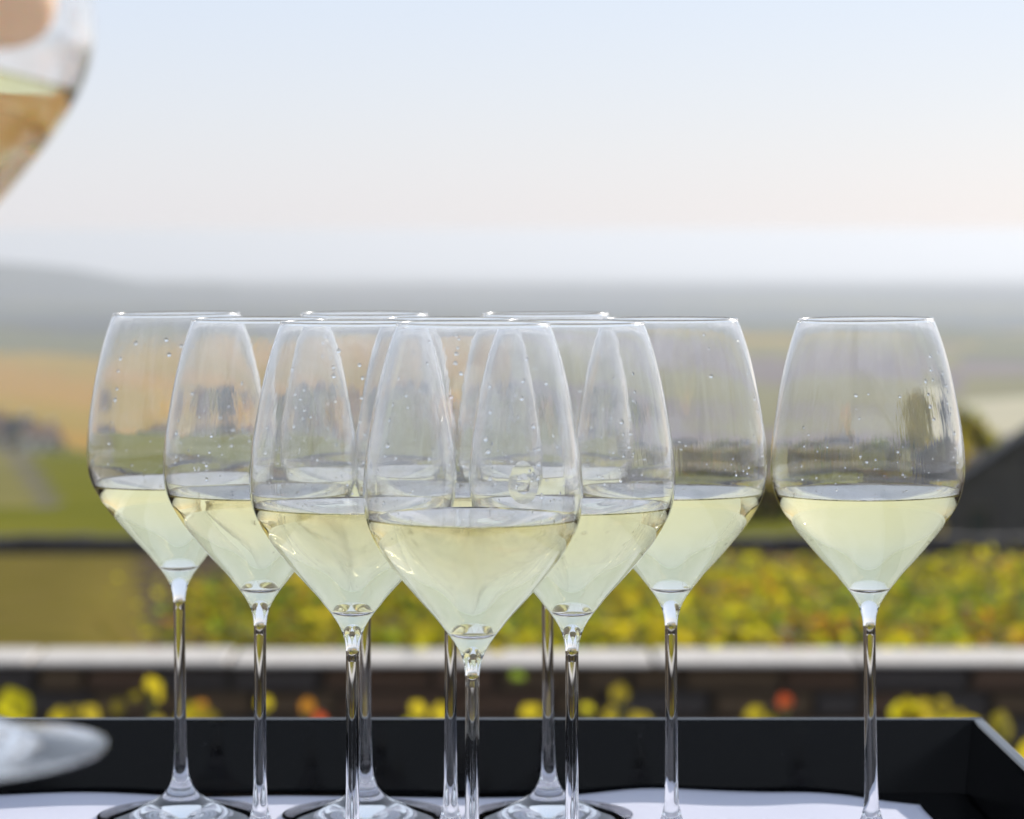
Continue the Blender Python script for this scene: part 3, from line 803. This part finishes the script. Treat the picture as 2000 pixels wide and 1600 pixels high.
# ------------------------------------------------------------------ hand holding it
M_skin = None
def skin_mat():
    m, t, o = new_mat('skin')
    b = N(t, 'ShaderNodeBsdfPrincipled', i_Roughness=.45); b.inputs['Subsurface Weight'].default_value = .6
    b.inputs['Subsurface Radius'].default_value = (.01, .004, .002)
    tc = N(t, 'ShaderNodeTexCoord'); nz = N(t, 'ShaderNodeTexNoise', i_Scale=40., i_Detail=4); t.links.new(tc.outputs['Object'], nz.inputs['Vector'])
    t.links.new(ramp(t, nz.outputs[0], [(.3, (.86, .53, .32)), (.7, (.92, .62, .40))]), b.inputs['Base Color'])
    t.links.new(b.outputs[0], o.inputs[0]); return m
M_skin = skin_mat(); M_nail = plain('nail', (.72, .46, .38), .25, .5); M_sleeve = plain('shirt_sleeve', (.62, .62, .66), .9, .1)
gx = held.location.x + sin(R(-2))*.19; gy = Yh; gzz = fz + .160
def bp(deg, z_, rr):      # point on the bowl around the glass axis
    a = R(deg); return Vector((gx + rr*cos(a), gy + rr*sin(a), z_))
chains = []
wrist = Vector((gx - .135, gy + .03, gzz + .045))
palm = Vector((gx - .085, gy + .035, gzz + .035))
elbow = Vector((gx - .36, gy - .02, gzz + .06))
verts = [palm, wrist, elbow]; rad = [(.030, .022), (.026, .021), (.040, .038)]; edges = [(0, 1), (1, 2)]
fing = [  # root offset height, knuckle/joint angles around the bowl (behind it) and heights, lengths differ
    (.030, [(165, .052, .052), (128, .044, .049), (98, .038, .046), (78, .034, .045)], .0088),
    (.010, [(168, .030, .054), (126, .024, .051), (94, .018, .049), (70, .014, .048)], .0090),
    (-.008, [(172, .008, .054), (132, .004, .052), (102, -.001, .051), (80, -.004, .050)], .0086),
    (-.024, [(178, -.012, .054), (145, -.014, .052), (122, -.017, .051), (104, -.019, .051)], .0075)]
for (dz, js, fr) in fing:
    k = len(verts); verts.append(Vector((gx - .066, gy + .038, gzz + .03 + dz*.9))); rad.append((fr*1.3, fr*1.3)); edges.append((0, k))
    for j, (dg, zz, rr) in enumerate(js):
        verts.append(bp(dg, gzz + zz + .008, rr + .002)); rad.append((fr*(1.1 - .08*j),)*2); edges.append((k + j, k + j + 1))
# thumb, on the near side of the bowl
k = len(verts)
for j, (p, fr) in enumerate([(Vector((gx - .085, gy - .005, gzz + .028)), .014), (bp(212, gzz + .018, .058), .0115), (bp(274, gzz + .010, .056), .0115), (bp(319, gzz + .010, .0535), .0115)]):
    verts.append(p); rad.append((fr, fr)); edges.append((0 if j == 0 else k + j - 1, k + j))
me = bpy.data.meshes.new('person'); me.from_pydata([tuple(v) for v in verts], edges, [])
hand = bpy.data.objects.new('person', me); C.objects.link(hand); me.materials.append(M_skin)
tag(hand, 'hand reaching in at the left edge, holding the near wine glass by its bowl', 'person')
sk = hand.modifiers.new('skin', 'SKIN'); sk.use_smooth_shade = True
lay = me.skin_vertices[0] if len(me.skin_vertices) else None
if lay is None:
    bpy.context.view_layer.objects.active = hand
    lay = me.skin_vertices.new(name='skin') if hasattr(me.skin_vertices, 'new') else me.skin_vertices[0]
for i, rr in enumerate(rad):
    lay.data[i].radius = rr; lay.data[i].use_root = (i == 0)
ss = hand.modifiers.new('sub', 'SUBSURF'); ss.levels = 2; ss.render_levels = 2
sl = MB(); d_ = (elbow - wrist).normalized()
sl.tube([wrist + d_*.07, wrist + d_*.072, elbow, elbow + Vector((-.25, -.12, .02))], [.046, .049, .062, .075], 28)
sl.build('sleeve', M_sleeve, hand, smooth=True)

# ------------------------------------------------------------------ haze
hz = MB(); hz.box(-26000, 26000, -70, 40500, EYE - 330, EYE + 1.2)
m, t, o = new_mat('haze')
vp = N(t, 'ShaderNodeVolumePrincipled'); vp.inputs['Color'].default_value = (.70, .72, .765, 1)
vp.inputs['Density'].default_value = 3.2e-4; vp.inputs['Anisotropy'].default_value = .40
t.links.new(vp.outputs[0], o.inputs['Volume'])
hzo = hz.build('haze', m); tag(hzo, kind='stuff')
